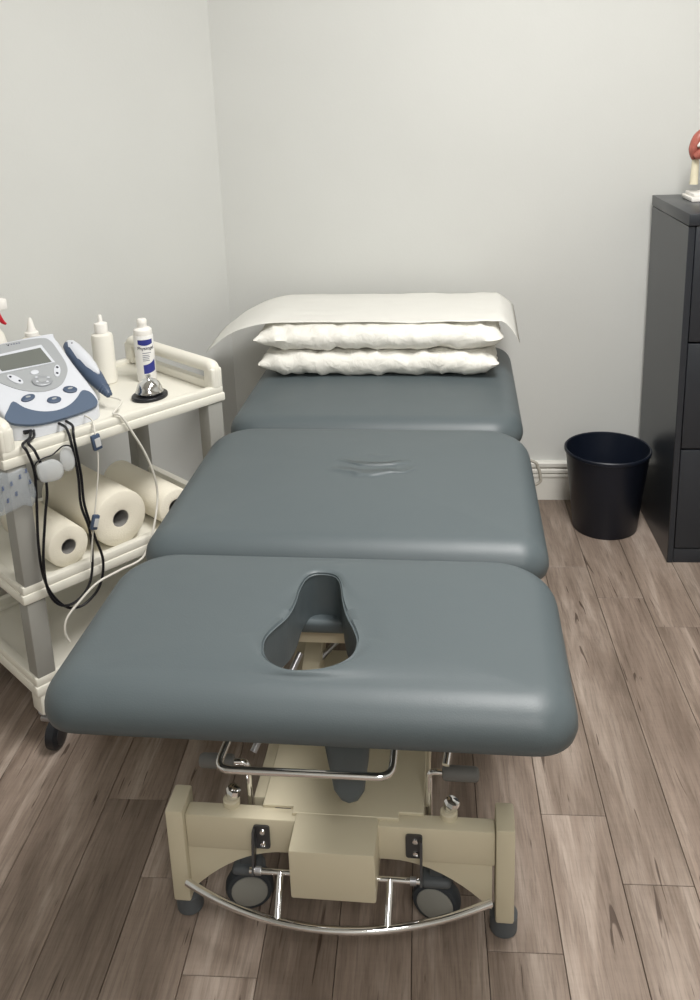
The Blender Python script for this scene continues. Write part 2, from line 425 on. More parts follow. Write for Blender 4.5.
# ------------------------------------------------------------------ treatment table
TO = Vector((-.16, 1.26, 0)); TDEG = -2.2
CZ, CYp, CXp, CPL = frame(TO, TDEG)
table = empty('treatment_table', TO, TDEG, 'blue-grey padded three-section treatment table on a cream metal base', 'treatment table')
ZT, TH = .62, .078
def pad(name, x0, x1, y0, y1, r, material, hole=None, crown=.006, edge=.055):
    zb = ZT - TH; n, sub = 9, (48 if hole else 18)
    prof = [(.03, zb), (.010, zb), (.003, zb + .006), (0, zb + .018)]
    hs = ZT - (zb + .018) - crown
    for k in range(1, 10):
        a = PI / 2 * k / 9; prof.append((edge * (1 - math.cos(a)), zb + .018 + hs * math.sin(a) ** .92))
    bm = bmesh.new(); rings = []
    for ins, z in prof:
        pts = rrect(x0 + ins, x1 - ins, y0 + ins * (1.1 if z > ZT - TH + .02 else 1), y1 - ins * .75, max(r[0] - ins * .75, .012), n, sub, max(r[1] - ins * .75, .012))
        rings.append([bm.verts.new((p[0], p[1], z)) for p in pts])
    last = [v.co.copy() for v in rings[-1]]; N = len(last)
    if hole:
        c = Vector((sum(p[0] for p in hole) / len(hole), sum(p[1] for p in hole) / len(hole)))
        ang = sorted((math.atan2(p[1] - c.y, p[0] - c.x), math.hypot(p[0] - c.x, p[1] - c.y)) for p in hole)
        ang = [(ang[-1][0] - 2 * PI, ang[-1][1])] + ang + [(ang[0][0] + 2 * PI, ang[0][1])]
        def hr(a):
            for (a0, r0), (a1, r1) in zip(ang, ang[1:]):
                if a0 <= a <= a1: return r0 + (r1 - r0) * (a - a0) / max(a1 - a0, 1e-9)
            return ang[0][1]
        # re-angle: blend between own outline angles and even angles so that the hole is sampled evenly
        targ = []
        for i, p in enumerate(last):
            a = math.atan2(p.y - c.y, p.x - c.x); rr = hr(a); targ.append(Vector((c.x + rr * math.cos(a), c.y + rr * math.sin(a))))
        steps = [.12, .28, .45, .62, .76, .87, .94, .985]
        for t in steps:
            q = []
            for p, h in zip(last, targ):
                x = p.x + (h.x - p.x) * t; y = p.y + (h.y - p.y) * t
                zz = ZT - crown + crown * math.sin(min(1, t * 1.6) * PI / 2)
                if t > .9: zz -= (.003 if t < .95 else .0015)
                q.append(bm.verts.new((x, y, zz)))
            rings.append(q)
        rings.append([bm.verts.new((h.x, h.y, ZT - .007)) for h in targ])
        hole_ring = targ
    else:
        cx, cy = (x0 + x1) / 2, (y0 + y1) / 2
        for t in (.1, .22, .36, .5, .64, .78, .9):
            rings.append([bm.verts.new((p.x + (cx - p.x) * t, p.y + (cy - p.y) * t, ZT - crown + crown * math.sin(min(1, t * 1.5) * PI / 2))) for p in last])
    for A, B in zip(rings, rings[1:]):
        for k in range(N): bm.faces.new((A[k], A[(k + 1) % N], B[(k + 1) % N], B[k]))
    if hole:
        low = [bm.verts.new((h.x, h.y, zb)) for h in hole_ring]
        for k in range(N): bm.faces.new((rings[0][k], rings[0][(k + 1) % N], low[(k + 1) % N], low[k]))
        o = finish(bm, name, material, table, ang=60)
        bm = bmesh.new()
        prev = None; hz = [ZT - .0065, ZT - .03, zb + .01, zb - .004]
        rg = [[bm.verts.new((h.x, h.y, z)) for h in hole_ring] for z in hz]
        out = [[bm.verts.new((h.x + (h.x - c.x) * .03, h.y + (h.y - c.y) * .03, z)) for h in hole_ring] for z in (hz[-1], hz[0])]
        seq = rg + out
        for A, B in zip(seq, seq[1:] + seq[:1]):
            for k in range(N): bm.faces.new((A[k], A[(k + 1) % N], B[(k + 1) % N], B[k]))
        finish(bm, 'hole_lining', material, o, ang=60)
        ring = [Vector((h.x, h.y, ZT - .0055)) for h in hole_ring]
        tube('piping', ring, .0014, material, o, 6, True)
        return o
    bm.faces.new(rings[-1]); bm.faces.new(rings[0][::-1])
    return finish(bm, name, material, table, ang=60)
hp = [(375, 62), (430, 70), (455, 100), (465, 170), (480, 230), (510, 290), (525, 340), (510, 390), (470, 425), (400, 452), (320, 465), (250, 465), (190, 445), (145, 405), (135, 360), (150, 320), (190, 280), (235, 240), (265, 190), (285, 130), (310, 85), (340, 66)]
hole = [CZ(230 + x / 4.118, 560 + y / 4.118, ZT - .006) for x, y in hp]
hole = [(p.x, p.y) for p in catmull([Vector((p.x, p.y, 0)) for p in hole], 5, True)]
pad('head_cushion', -.396, .369, -.217, .210, (.062, .10), M_vinyl, hole)
pad('middle_cushion', -.389, .369, .220, .828, (.055, .10), M_vinylw)
pad('foot_cushion', -.380, .365, .838, 1.53, (.085, .05), M_vinyl)
# section frames under the cushions
zf = ZT - TH
for (y0, y1) in ((-.14, .15), (.25, .78), (.87, 1.45)):
    bm = bmesh.new()
    add_box(bm, -.25, -.22, y0, (y1 if y0 > 0 else .22), zf - .032, zf - .001, .003); add_box(bm, .22, .25, y0, (y1 if y0 > 0 else .22), zf - .032, zf - .001, .003)
    if y0 > 0: add_box(bm, -.22, .22, y0, y0 + .03, zf - .032, zf - .001, .003)
    if y0 > 0: add_box(bm, -.22, .22, y1 - .03, y1, zf - .032, zf - .001, .003)
    else: add_box(bm, -.22, .22, .19, .22, zf - .033, zf - .001, .003)
    finish(bm, 'section_frame', M_beige, table)
for x in (-.315, .215):
    box('mounting_tab', x, x + .035, -.183, -.15, zf - .016, zf - .0005, M_trim, table, .003)
lathe('end_cap', [(.001, 0), (.009, 0), (.010, .004), (.010, .012), (.001, .013)], M_trim, table, 16, Matrix.Translation((.335, -.175, zf - .014)))
# main upper frame
bm = bmesh.new()
for x in (-.175, .145): add_box(bm, x, x + .03, .02, 1.3, zf - .075, zf - .033, .004)
for y in (.135, .75, 1.24): add_box(bm, -.145, .145, y, y + .035, zf - .072, zf - .036, .004)
finish(bm, 'upper_frame', M_beige, table)
# base: posts, beams
for k, (sx, yy) in enumerate(((-1, 0), (1, 0), (-1, 1.12), (1, 1.12))):
    cx = sx * .2755 + (.005 if sx > 0 else 0)
    p = box('post', cx - .0155, cx + .0155, yy - .024, yy + .04, .05, .241, M_beige, table, .004)
    lathe('rubber_foot', [(.001, 0), (.020, 0), (.0235, .004), (.024, .036), (.020, .040), (.014, .055), (.001, .055)], M_rubber, p, 28, Matrix.Translation((cx, yy + .013, 0)))
for yy in (0, 1.12):
    b = box('crossbeam', -.2595, .2645, yy - .016, yy + .016, .160, .229, M_beige, table, .004)
    for sx in (-1, 1):                                    # curved gusset plates below the beam
        pts = [(.2595, .1598), (.09, .1598)]
        for t in range(0, 11):
            a = t / 10; pts.append((.09 + (.2595 - .09) * a, .1585 - .092 * a ** 2.0))
        pts = [(sx * x, z) for x, z in pts]
        M = Matrix.Translation((0, yy - .008, 0)) @ Matrix.Rotation(PI / 2, 4, 'X')
        prism('gusset_plate', pts, .004, M_beige, b, M)
box('center_cover', -.068, .072, -.084, .0175, .139, .2345, M_beige, table, .0035)
bp_ = prism('base_plate', [(-.128, .004), (-.128, .45), (.146, .45), (.146, .004), (.105, .004), (.105, -.010), (-.075, -.010), (-.075, .004)], .006, M_beige, table, Matrix.Translation((0, .006, .2295)), .001, 1)
box('plate_slot', -.105, -.078, .0030, .0042, .2356, .2360, M_ink, bp_)
for sx in (-.135, .135):
    box('base_rail', sx - .017, sx + .017, .04, 1.10, .165, .222, M_beige, table, .004)
# lift arms and crossing rods seen through the face hole
def bar(name, a, b, wx, wz, material, bevel=.003):
    a, b = Vector(a), Vector(b); d = b - a; L = d.length
    q = d.to_track_quat('Y', 'Z').to_matrix().to_4x4()
    bm = bmesh.new(); add_box(bm, -wx / 2, wx / 2, 0, L, -wz / 2, wz / 2, bevel, 2, Matrix.Translation(a) @ q)
    return finish(bm, name, material, table)
bar('lift_arm', (-.085, .22, .26), (-.085, .70, .445), .034, .05, M_beige)
bar('lift_arm', (.085, .22, .26), (.085, .70, .445), .034, .05, M_beige)
bar('lift_arm', (-.05, 1.05, .26), (-.05, .62, .44), .03, .045, M_beige)
bar('lift_arm', (.05, 1.05, .26), (.05, .62, .44), .03, .045, M_beige)
tube('cross_rod', [(-.12, .30, .26), (.10, .46, .44)], .006, M_zinc, table)
tube('cross_rod', [(.10, .34, .26), (-.06, .44, .44)], .006, M_zinc, table)
bm = bmesh.new(); add_box(bm, -.035, .035, .46, .82, .27, .335, .01, 3); finish(bm, 'actuator_motor', M_devlow, table)
# padded flap under the rear of the face hole
bm = bmesh.new(); add_box(bm, -.085, .065, .098, .186, zf - .030, zf - .004, .009, 4); finish(bm, 'under_pad', M_vinyl, table)
# hanging tongue-shaped pad
tp = [(-.033, 0), (-.030, -.05), (-.026, -.10), (-.021, -.135), (-.012, -.150), (0, -.155), (.012, -.150), (.021, -.135), (.026, -.10), (.030, -.05), (.033, 0)]
Mt = Matrix.Translation((.040, -.105, zf - .004)) @ Matrix.Rotation(math.radians(90), 4, 'X')
prism('hanging_pad', [(x * 1.12, y * 1.13) for x, y in tp], .034, M_vinyl, table, Mt @ Matrix.Translation((0, 0, -.017)), .012, 4)
# chrome U bar under the head section
U = [(-.150 + .02, .10, .470), (-.152, -.152, .446), (.108, -.150, .446), (.112, .10, .470)]
tube('adjustment_bar', fillet(U, .022), .0058, M_chrome, table, 14)
# levers with grey grips
for sx in (-1, 1):
    x = sx * .155
    lv = tube('lever_rod', fillet([(x, .030, .12), (x, .030, .304), (x + sx * .03, .028, .304)], .014), .0055, M_chrome, table, 12)
    P = [Vector((x + sx * (.022 + t * .062), .028, .304)) for t in (0, .03, .1, .5, .9, .97, 1)]
    bm = bmesh.new(); rr = [.006, .011, .0128, .0128, .0125, .010, .005]
    add_tube(bm, P, lambda t: rr[min(6, int(round(t * 6)))], 16); finish(bm, 'grip', M_grip, lv)
# small chrome and steel linkages below the head section
tube('link_rod', [(-.115, -.02, .455), (-.085, .16, .46)], .005, M_chrome, table)
tube('link_rod', [(-.135, .0, .35), (-.07, .12, .46)], .006, M_zinc, table)
tube('link_rod', [(.185, -.06, .395), (.215, .10, .49)], .006, M_chrome, table)
# chrome adjusting knobs with cream collars
for x in (-.184, .188):
    c_ = lathe('knob_collar', [(.001, 0), (.0145, 0), (.0145, .010), (.012, .012), (.001, .012)], M_beige, table, 24, Matrix.Translation((x, .0145, .229)))
    prof = [(.001, 0), (.008, 0), (.008, .007), (.0125, .010), (.0135, .017), (.0115, .023), (.005, .025), (.001, .025)]
    bm = bmesh.new(); add_lathe(bm, prof, 8, Matrix.Translation((x, .0145, .239)) @ Matrix.Rotation(.3, 4, 'Y')); finish(bm, 'chrome_knob', M_chrome, c_, ang=20)
# brackets, pivot rod, curved foot bar
RY, RZ = -.030, .149
for sx in (-1, 1):
    bx = sx * .1345; x0 = -.1345 if sx < 0 else .123
    br = prism('bracket', rrect(x0 - .006, x0 + .022, .172, .218, .005, 4), .004, M_steel, table, Matrix.Translation((0, -.0165, 0)) @ Matrix.Rotation(PI / 2, 4, 'X'))
    ex = x0 - .006 if sx < 0 else x0 + .018
    pts = [(-.020, .214), (-.020, .174), (RY - .008, RZ - .010), (RY - .022, RZ - .004), (RY - .014, .160), (-.036, .200), (-.030, .214)]
    bm = bmesh.new(); add_prism(bm, pts, .004, Matrix.Translation((ex, 0, 0)) @ Matrix(((0, 0, 1, 0), (1, 0, 0, 0), (0, 1, 0, 0), (0, 0, 0, 1)))); finish(bm, 'bracket_arm', M_steel, br)
    for z in (.182, .207):
        lathe('bolt', [(.001, 0), (.0055, 0), (.0045, .003), (.001, .0035)], M_chrome, br, 12, Matrix.Translation((x0 + .010, -.0205, z)) @ Matrix.Rotation(PI / 2, 4, 'X'))
RYb = RY - .014
fb = []
for k in range(33):
    t = k / 32 * 2 - 1; fb.append((t * .258 - .001, -.034 - .072 * (1 - t * t), .104))
foot_bar = tube('foot_bar', fb, .0068, M_chrome, table, 16)
for sx in (-1, 1):
    tube('pivot_rod', [(sx * .145, RYb, RZ), (sx * .062, RYb, RZ)], .005, M_chrome, foot_bar, 12)
    xs = sx * .092; yb = -.034 - .072 * (1 - (.088 / .262) ** 2)
    tube('strut', [(xs, RYb, RZ), (sx * .090, yb + .002, .105)], .0062, M_chrome, foot_bar, 12)
    lathe('collar', [(.004, 0), (.007, 0), (.007, .01), (.004, .01)], M_zinc, foot_bar, 14, Matrix.Translation((sx * .125, RYb, RZ)) @ Matrix.Rotation(PI / 2 * sx, 4, 'Y'))
# casters tucked under the beams
def caster(x, y):
    M = Matrix.Translation((x, y + .010, .0475)) @ Matrix.Rotation(math.radians(12 if x < 0 else -12), 4, 'Z') @ Matrix.Rotation(PI / 2, 4, 'X')
    t = lathe('caster', [(.001, -.014), (.032, -.014), (.040, -.011), (.0425, -.004), (.0425, .006), (.039, .013), (.0325, .0145), (.0325, .012), (.001, .012)], M_tyre, table, 36, M)
    lathe('hub', [(.001, .0118), (.032, .0118), (.032, .0155), (.027, .018), (.001, .0185)], M_hub, t, 32, M)
    bm = bmesh.new(); add_box(bm, x - .028, x + .028, y + .016, y + .03, .04, .098, .008, 3)
    add_box(bm, x - .026, x + .026, y - .012, y + .03, .085, .102, .008, 3); add_box(bm, x - .012, x + .012, y, y + .022, .10, .158, .003)
    finish(bm, 'fork', M_rubber, t)
for x in (-.166, .166):
    caster(x, .012); caster(x, 1.10)

# ------------------------------------------------------------------ pillows and paper
def pillow(name, cx, cy, zc, a, b, T, seed, label, tilt=0):
    bm = bmesh.new(); NX, NY = 64, 40; off = Vector((seed * 7.3, seed * 3.1, 0))
    def P(i, j, s):
        u = -1 + 2 * i / NX; v = -1 + 2 * j / NY
        u2 = math.sin(u * PI / 2) * .35 + u * .65; v2 = math.sin(v * PI / 2) * .35 + v * .65
        h = max(0, (1 - abs(u2) ** 7.0)) ** .55 * max(0, (1 - abs(v2) ** 6.0)) ** .5
        pin = 1 - .035 * (abs(u2) ** 3) * (1 - v2 * v2) * 0 
        x = u2 * a * (1 - .02 * v2 * v2 * 0); y = v2 * b
        x *= 1 - .03 * (1 - u2 * u2) * 0
        k = (abs(u2) ** 4 + abs(v2) ** 4)
        n1 = noise.noise(Vector((x * 9, y * 11, s * 3)) + off); n2 = noise.noise(Vector((x * 24, y * 15, s * 2)) + off)
        rid = 1 - abs(noise.noise(Vector((x * 13 + y * 8, y * 6 - x * 4, s * 5)) + off)) * 2
        z = s * T * h * (1 + .22 * n1) + T * .10 * n2 * min(1, h * 3) + s * T * .42 * max(0, rid - .45) * min(1, h * 2) + T * .24 * noise.noise(Vector((x * 38 + y * 20, y * 30, s * 4)) + off) * min(1, h * 2)
        z = max(-T * .93, min(T * .98, z))
        edge = 1 - min(1, h * 4)
        x += edge * .008 * noise.noise(Vector((y * 30, x * 30, 4)) + off); y += edge * .010 * noise.noise(Vector((x * 26, y * 9, 9)) + off)
        z += edge * .006 * noise.noise(Vector((x * 22, y * 22, 2)) + off)
        return Vector((x, y, z))
    top = [[bm.verts.new(P(i, j, 1)) for j in range(NY + 1)] for i in range(NX + 1)]
    bot = [[(top[i][j] if i in (0, NX) or j in (0, NY) else bm.verts.new(P(i, j, -1))) for j in range(NY + 1)] for i in range(NX + 1)]
    for i in range(NX):
        for j in range(NY):
            bm.faces.new((top[i][j], top[i + 1][j], top[i + 1][j + 1], top[i][j + 1]))
            bm.faces.new((bot[i][j], bot[i][j + 1], bot[i + 1][j + 1], bot[i + 1][j]))
    o = finish(bm, name, M_fabric, ang=80)
    o.location = table_pt(cx, cy, zc); o.rotation_euler = (math.radians(tilt), 0, math.radians(TDEG))
    return tag(o, label, 'pillow')
def table_pt(x, y, z):
    a = math.radians(TDEG); return Vector((TO.x + x * math.cos(a) - y * math.sin(a), TO.y + x * math.sin(a) + y * math.cos(a), z))
PT = .037
pillow('pillow', -.022, 1.385, ZT + PT * .93, .335, .215, PT, 1, 'white pillow lying directly on the blue-grey foot cushion')
pillow('pillow', -.022, 1.395, ZT + PT * 2.80, .345, .215, PT * .92, 2, 'white pillow on top of the other pillow, under thin paper')
# paper sheet over the upper pillow
def paper():
    bm = bmesh.new(); NX, NY = 70, 26; zt = ZT + PT * 3.80
    def P(i, j):
        u = i / NX; v = j / NY                     # u: left to right, v: front to back
        x = -.53 + u * .905
        yf = 1.235 + .03 * max(0, (-.36 - x) / .17); yb = 1.60 - .10 * max(0, (-.33 - x) / .2) - .02 * max(0, (x - .3) / .08)
        y = yf + (yb - yf) * v
        # pillow top
        hx = max(0, 1 - abs((x + .022) / .36) ** 5); hy = max(0, 1 - abs((y - 1.41) / .235) ** 4)
        z = zt - .010 * (1 - hy) + .003
        z += .004 * noise.noise(Vector((x * 7, y * 9, 1))) + .0025 * noise.noise(Vector((x * 20, y * 30, 5))) + .003
        if x < -.33: d = -.33 - x; z -= d * .10 + d * d * 1.9 - .06 * d * v
        if x > .325: d = x - .325; z -= d * .5 + d * d * 16.0 * (1 - .75 * v)
        if x < -.50: y += .012 * noise.noise(Vector((y * 40, 0, 3)))
        return Vector((x, y, z))
    g = [[bm.verts.new(P(i, j)) for j in range(NY + 1)] for i in range(NX + 1)]
    for i in range(NX):
        for j in range(NY): bm.faces.new((g[i][j], g[i + 1][j], g[i + 1][j + 1], g[i][j + 1]))
    o = finish(bm, 'exam_paper', M_paper, ang=80)
    o.location = TO; o.rotation_euler = (0, 0, math.radians(TDEG))
    md = o.modifiers.new('thickness', 'SOLIDIFY'); md.thickness = .0006
    tag(o, 'thin translucent white paper sheet draped over the upper pillow', 'paper sheet')
paper()
# power cord looping beside the table
P = [table_pt(.20, 1.2, .40), table_pt(.31, 1.2, .385)] + [CAM + (px_plane(u, v, table_pt(0, 1.2, 0), Vector((math.sin(math.radians(2.2)), 1, 0))) - CAM) for u, v in ((532, 461), (538, 468), (540, 476), (537, 484))] + [table_pt(.33, 1.2, .25), table_pt(.28, 1.18, .16), table_pt(.20, 1.22, .10)]
tag(tube('power_cord', catmull(P, 8), .0045, M_cordgrey, None, 8), 'grey power cord looping out beside the treatment table by the baseboard', 'cord')

# ------------------------------------------------------------------ filing cabinet, bin, anatomical model
cab = empty('filing_cabinet', (.915, 2.515, 0), 0, 'tall black three-drawer filing cabinet standing against the back wall', 'cabinet')
CW2, CDp, CH = .205, .415, 1.044
bm = bmesh.new()
add_box(bm, -CW2, -CW2 + .018, .004, CDp, .0, CH - .034, .0015, 1); add_box(bm, CW2 - .018, CW2, .004, CDp, .0, CH - .034, .0015, 1)
add_box(bm, -CW2 + .018, CW2 - .018, CDp - .012, CDp, .0, CH - .034); add_box(bm, -CW2 + .018, CW2 - .018, .02, CDp - .012, .05, .06)
finish(bm, 'carcass', M_cabside, cab)
box('top_panel', -CW2 - .0015, CW2 + .0015, -.001, CDp, CH - .0325, CH, M_cabside, cab, .002)
box('plinth', -CW2 + .0185, CW2 - .0185, .006, .02, .0, .046, M_cabside, cab, .001)
for z0, z1 in ((.05, .362), (.3675, .681), (.6865, CH - .0345)):
    d = box('drawer', -CW2 + .0195, CW2 - .0195, .0025, .022, z0, z1, M_cabside, cab, .002)
    box('drawer_pull', -.06, .06, -.010, .0022, z1 - .06, z1 - .045, M_steel, d, .003)
binp = lathe('waste_bin', [(.001, .003), (.096, .003), (.098, 0), (.101, .004), (.129, .258), (.1305, .262), (.134, .264), (.1345, .272), (.132, .275), (.128, .273), (.126, .258), (.1185, .205), (.1175, .200), (.098, .009), (.001, .009)], M_blackmat, None, 64, None, (.571, 2.755, 0), False)
tag(binp, 'round black tapered waste bin on the floor beside the filing cabinet', 'waste bin')
mod = empty('anatomical_joint_model', (.865, 2.80, CH + .0003), 0, 'anatomical joint model of ivory bone and red muscle on a white base', 'anatomical model')
bm = bmesh.new(); add_box(bm, -.088, .088, -.055, .055, 0, .012, .002); add_box(bm, -.080, .080, -.048, .048, .012, .022, .002); finish(bm, 'base', M_white, mod)
tube('stand_rod', [(.02, 0, .022), (.02, 0, .16)], .004, M_chrome, mod)
bm = bmesh.new(); hx = -.070
add_tube(bm, catmull([(hx, 0, .045), (hx, 0, .07), (hx + .001, 0, .10), (hx + .002, 0, .13), (hx + .012, 0, .155), (hx + .022, 0, .168)], 5), lambda t: .0125 - .002 * math.sin(t * PI) + .010 * max(0, t - .6) * 2.0, 16)
finish(bm, 'humerus', M_bone, mod)
def blob(name, pts, rads, material, parent, n=14):
    C = catmull(pts, 5); bm = bmesh.new(); N = len(rads)
    def r(t):
        q = t * (N - 1); i = min(int(q), N - 2); return rads[i] + (rads[i + 1] - rads[i]) * (q - i)
    add_tube(bm, C, r, n); return finish(bm, name, material, parent, ang=80)
blob('deltoid_muscle', [(hx - .006, -.004, .118), (hx - .009, -.006, .145), (hx + .004, -.004, .178), (hx + .03, 0, .20), (hx + .05, 0, .207)], [.006, .014, .017, .014, .006], M_muscle, mod)
blob('front_muscle', [(hx - .008, -.016, .125), (hx + .012, -.02, .135), (hx + .045, -.02, .142), (hx + .09, -.012, .15)], [.008, .017, .018, .010], M_muscle, mod)
blob('tendon', [(hx - .002, -.024, .155), (hx + .008, -.026, .168), (hx + .028, -.022, .186), (hx + .05, -.014, .192)], [.003, .006, .006, .004], M_white, mod)
bm = bmesh.new(); add_prism(bm, [(hx + .035, .19), (hx + .07, .20), (.06, .205), (.075, .19), (.055, .10), (.04, .07), (.025, .10), (.0, .14)], .010, Matrix.Translation((0, .008, 0)) @ Matrix.Rotation(PI / 2, 4, 'X'), .003, 2); finish(bm, 'scapula', M_bone, mod)

# ------------------------------------------------------------------ trolley
TR = Vector((-.814, 2.002, 0)); RDEG = 49.0
TZ, TY, TX, TPL = frame(TR, RDEG)
trolley = empty('trolley', TR, RDEG, 'ivory plastic three-tier trolley with grey corner posts', 'trolley')
HX, YA, YB = .283, -.185, .220
def tray(name, z0, lip, handles=False):
    bm = bmesh.new()
    fl = z0 + (.028 if handles else .016)
    add_box(bm, -HX + .012, HX - .012, YA + .012, YB - .012, z0 + .004, fl, .001)
    add_box(bm, -HX, HX, YA, YA + .024, z0, z0 + lip * .55, .005); add_box(bm, -HX + .003, HX - .003, YA + .003, YA + .024, z0 + lip * .5, z0 + lip, .005)
    add_box(bm, -HX, HX, YB - .024, YB, z0, z0 + lip * .55, .005); add_box(bm, -HX + .003, HX - .003, YB - .024, YB - .003, z0 + lip * .5, z0 + lip, .005)
    for s in (-1, 1):
        xa, xb = sorted((s * HX, s * (HX - .024)))
        add_box(bm, xa, xb, YA + .01, YB - .01, z0, z0 + lip * .55, .005); add_box(bm, xa + (.003 if s < 0 else 0), xb - (.003 if s > 0 else 0), YA + .012, YB - .012, z0 + lip * .5, z0 + lip, .005)
    o = finish(bm, name, M_trolley, trolley)
    if handles:
        for s in (-1, 1):
            x = s * (HX - .018); bm = bmesh.new()
            xa, xb = x - .016, x + .016
            # arch profile in (y,z) with slot
            zt = z0 + .104; zl = z0 + lip - .002
            add_box(bm, xa, xb, YA + .004, YA + .040, zl - .01, zt - .018, .006, 3); add_box(bm, xa, xb, YB - .040, YB - .004, zl - .01, zt - .018, .006, 3)
            add_box(bm, xa + .006, xb - .006, YA + .03, YB - .03, zl - .01, zl + .012, .003)
            prof = fillet([(x, YA + .019, zl), (x, YA + .019, zt - .017), (x, YB - .019, zt - .017), (x, YB - .019, zl)], .014, 6)
            add_tube(bm, prof, .0168, 16)
            finish(bm, 'handle', M_trolley, o)
    return fl
Z1 = .677; Z2 = .364; Z3 = .135
ft = tray('top_tray', Z1, .040, True); fm = tray('shelf', Z2, .042); fb_ = tray('shelf', Z3, .046)
for sx in (-1, 1):
    for yy in (YA + .026, YB - .026):
        x = sx * (HX - .030)
        for a, b in ((Z3 + .047, Z2 + .001), (Z2 + .043, Z1 + .001)):
            box('corner_post', x - .0215, x + .0215, yy - .0215, yy + .0215, a - .03, b, M_post, trolley, .003)
        bm = bmesh.new()
        add_box(bm, x - .024, x + .024, yy - .024, yy + .024, .084, Z3 + .01, .006)
        ft_ = finish(bm, 'foot', M_trolley, trolley)
        lathe('stem_ring', [(.001, 0), (.02, 0), (.022, .004), (.016, .010), (.001, .010)], M_zinc, ft_, 24, Matrix.Translation((x, yy, .076)))
        ca = math.radians(35 if sx < 0 else 10)
        M = Matrix.Translation((x + .004 * sx, yy - .034, .036)) @ Matrix.Rotation(ca, 4, 'Z') @ Matrix.Rotation(PI / 2, 4, 'X')
        cs = lathe('caster', [(.001, -.014), (.027, -.014), (.035, -.009), (.036, 0), (.035, .009), (.027, .014), (.001, .014)], M_black, trolley, 30, M)
        lathe('hub_cap', [(.001, -.019), (.016, -.019), (.024, -.0155), (.024, -.0142), (.001, -.0142)], M_steel, cs, 24, M)
        lathe('hub_cap', [(.001, .0142), (.024, .0142), (.024, .0155), (.016, .019), (.001, .019)], M_steel, cs, 24, M)
        bm = bmesh.new(); add_box(bm, -.017, .022, -.019, .019, .030, .042, .004, 2, Matrix.Translation((x + .002 * sx, yy - .016, .036)) @ Matrix.Rotation(ca, 4, 'Z')); finish(bm, 'fork', M_zinc, cs)

def tpt(x, y, z):
    a = math.radians(RDEG); return Vector((TR.x + x * math.cos(a) - y * math.sin(a), TR.y + x * math.sin(a) + y * math.cos(a), z))
def on_trolley(name, x, y, z, deg, label, cat, group=None): return empty(name, tpt(x, y, z), RDEG + deg, label, cat, group)

# --- electrotherapy unit: local frame equals the trolley's
dev = empty('electrotherapy_unit', tpt(0, 0, 0), RDEG, 'white and slate-blue electrotherapy unit with grey display on the trolley', 'electrotherapy unit')
DX0, DX1 = -.212, -.004; DY0, DY1 = -.108, .125
ZF0, ZB0 = ft + .045, TX(50, 331, -.012).z
DY1 = TX(50, 331, -.012).y
FP = Vector((0, DY0, ZF0)); FN = Vector((0, -(ZB0 - ZF0), DY1 - DY0)).normalized()     # sloping face plane
FE1 = Vector((1, 0, 0)); FE2 = Vector((0, DY1 - DY0, ZB0 - ZF0)).normalized()
FM = Matrix.Identity(4)
for i, v in enumerate((FE1, FE2, FN)):
    for j in range(3): FM[j][i] = v[j]
FM.translation = FP
def face(u, v):                                            # pixel -> (x, t) on the sloping face
    p = TPL(u, v, FP, FN); q = p - FP; return (q.dot(FE1), q.dot(FE2))
# housing: rounded outline on the sloping face, dropped straight down to the tray
fr = [face(u, v) for u, v in ((5, 417), (15, 422.5), (34, 423.5), (57, 419), (82, 411), (94, 406), (97, 402))]
rt = face(50, 332)
xl = fr[0][0] - .001; xr = max(fr[-1][0], rt[0])
outline = [(xl, fr[0][1] + .02)] + fr + [(xr + .001, fr[-1][1] + .03), (xr, rt[1] * .55), (rt[0] + .002, rt[1] - .02), (rt[0] - .012, rt[1]), (xl + .03, rt[1] + .002), (xl + .004, rt[1] - .014), (xl - .002, rt[1] * .55)]
oc = [(p.x, p.y) for p in catmull([Vector((x, t, 0)) for x, t in outline], 5, True)]
cxo = sum(p[0] for p in oc) / len(oc); cyo = sum(p[1] for p in oc) / len(oc)
def ins(p, d):
    v = Vector((cxo - p[0], cyo - p[1])); return (p[0] + v.x / v.length * d, p[1] + v.y / v.length * d)
bm = bmesh.new(); rings = []
for d, dz in ((.0, 0), (.0, 1), (.0012, 2), (.005, 3), (.012, 4)):
    ring = []
    for p in oc:
        q = ins(p, d); w_ = FM @ Vector((q[0], q[1], 0))
        drop = {1: .009, 2: .0035, 3: .0006, 4: 0}.get(dz, 0)
        ring.append(bm.verts.new((w_.x, w_.y, ft + .0008 if dz == 0 else w_.z - drop)))
    rings.append(ring)
for A_, B_ in zip(rings, rings[1:]):
    for k in range(len(oc)): bm.faces.new((A_[k], A_[(k + 1) % len(oc)], B_[(k + 1) % len(oc)], B_[k]))
bm.faces.new(rings[0][::-1]); bm.faces.new(rings[-1])
finish(bm, 'housing', M_devwhite, dev, ang=50)
def decal(name, poly, h, material, parent, bevel=0, lift=.0002, seg=2):
    return prism(name, poly, h, material, parent, FM @ Matrix.Translation((0, 0, lift)), bevel, seg)
def smooth_px(pts, n=6):
    P = [Vector((*face(u, v), 0)) for u, v in pts]; return [(p.x, p.y) for p in catmull(P, n, True)]
gp = smooth_px([(-20, 352), (10, 343), (40, 338.5), (50, 341), (58, 351), (66, 364), (67, 374), (60, 386), (42, 392), (20, 390), (0, 383), (-22, 372)])
panel = decal('control_panel', gp, .0012, M_devgrey, dev)
sb = [face(*p) for p in ((-13, 358), (41, 345.5), (55, 363), (-2, 375))]
decal('screen_bezel', sb, .0026, M_devwhite, dev, .0006, .0008, 1)
sc = [face(*p) for p in ((-11, 360), (40, 349), (51.5, 363), (2, 372.5))]
decal('screen', sc, .0006, M_lcd, dev, 0, .0036)
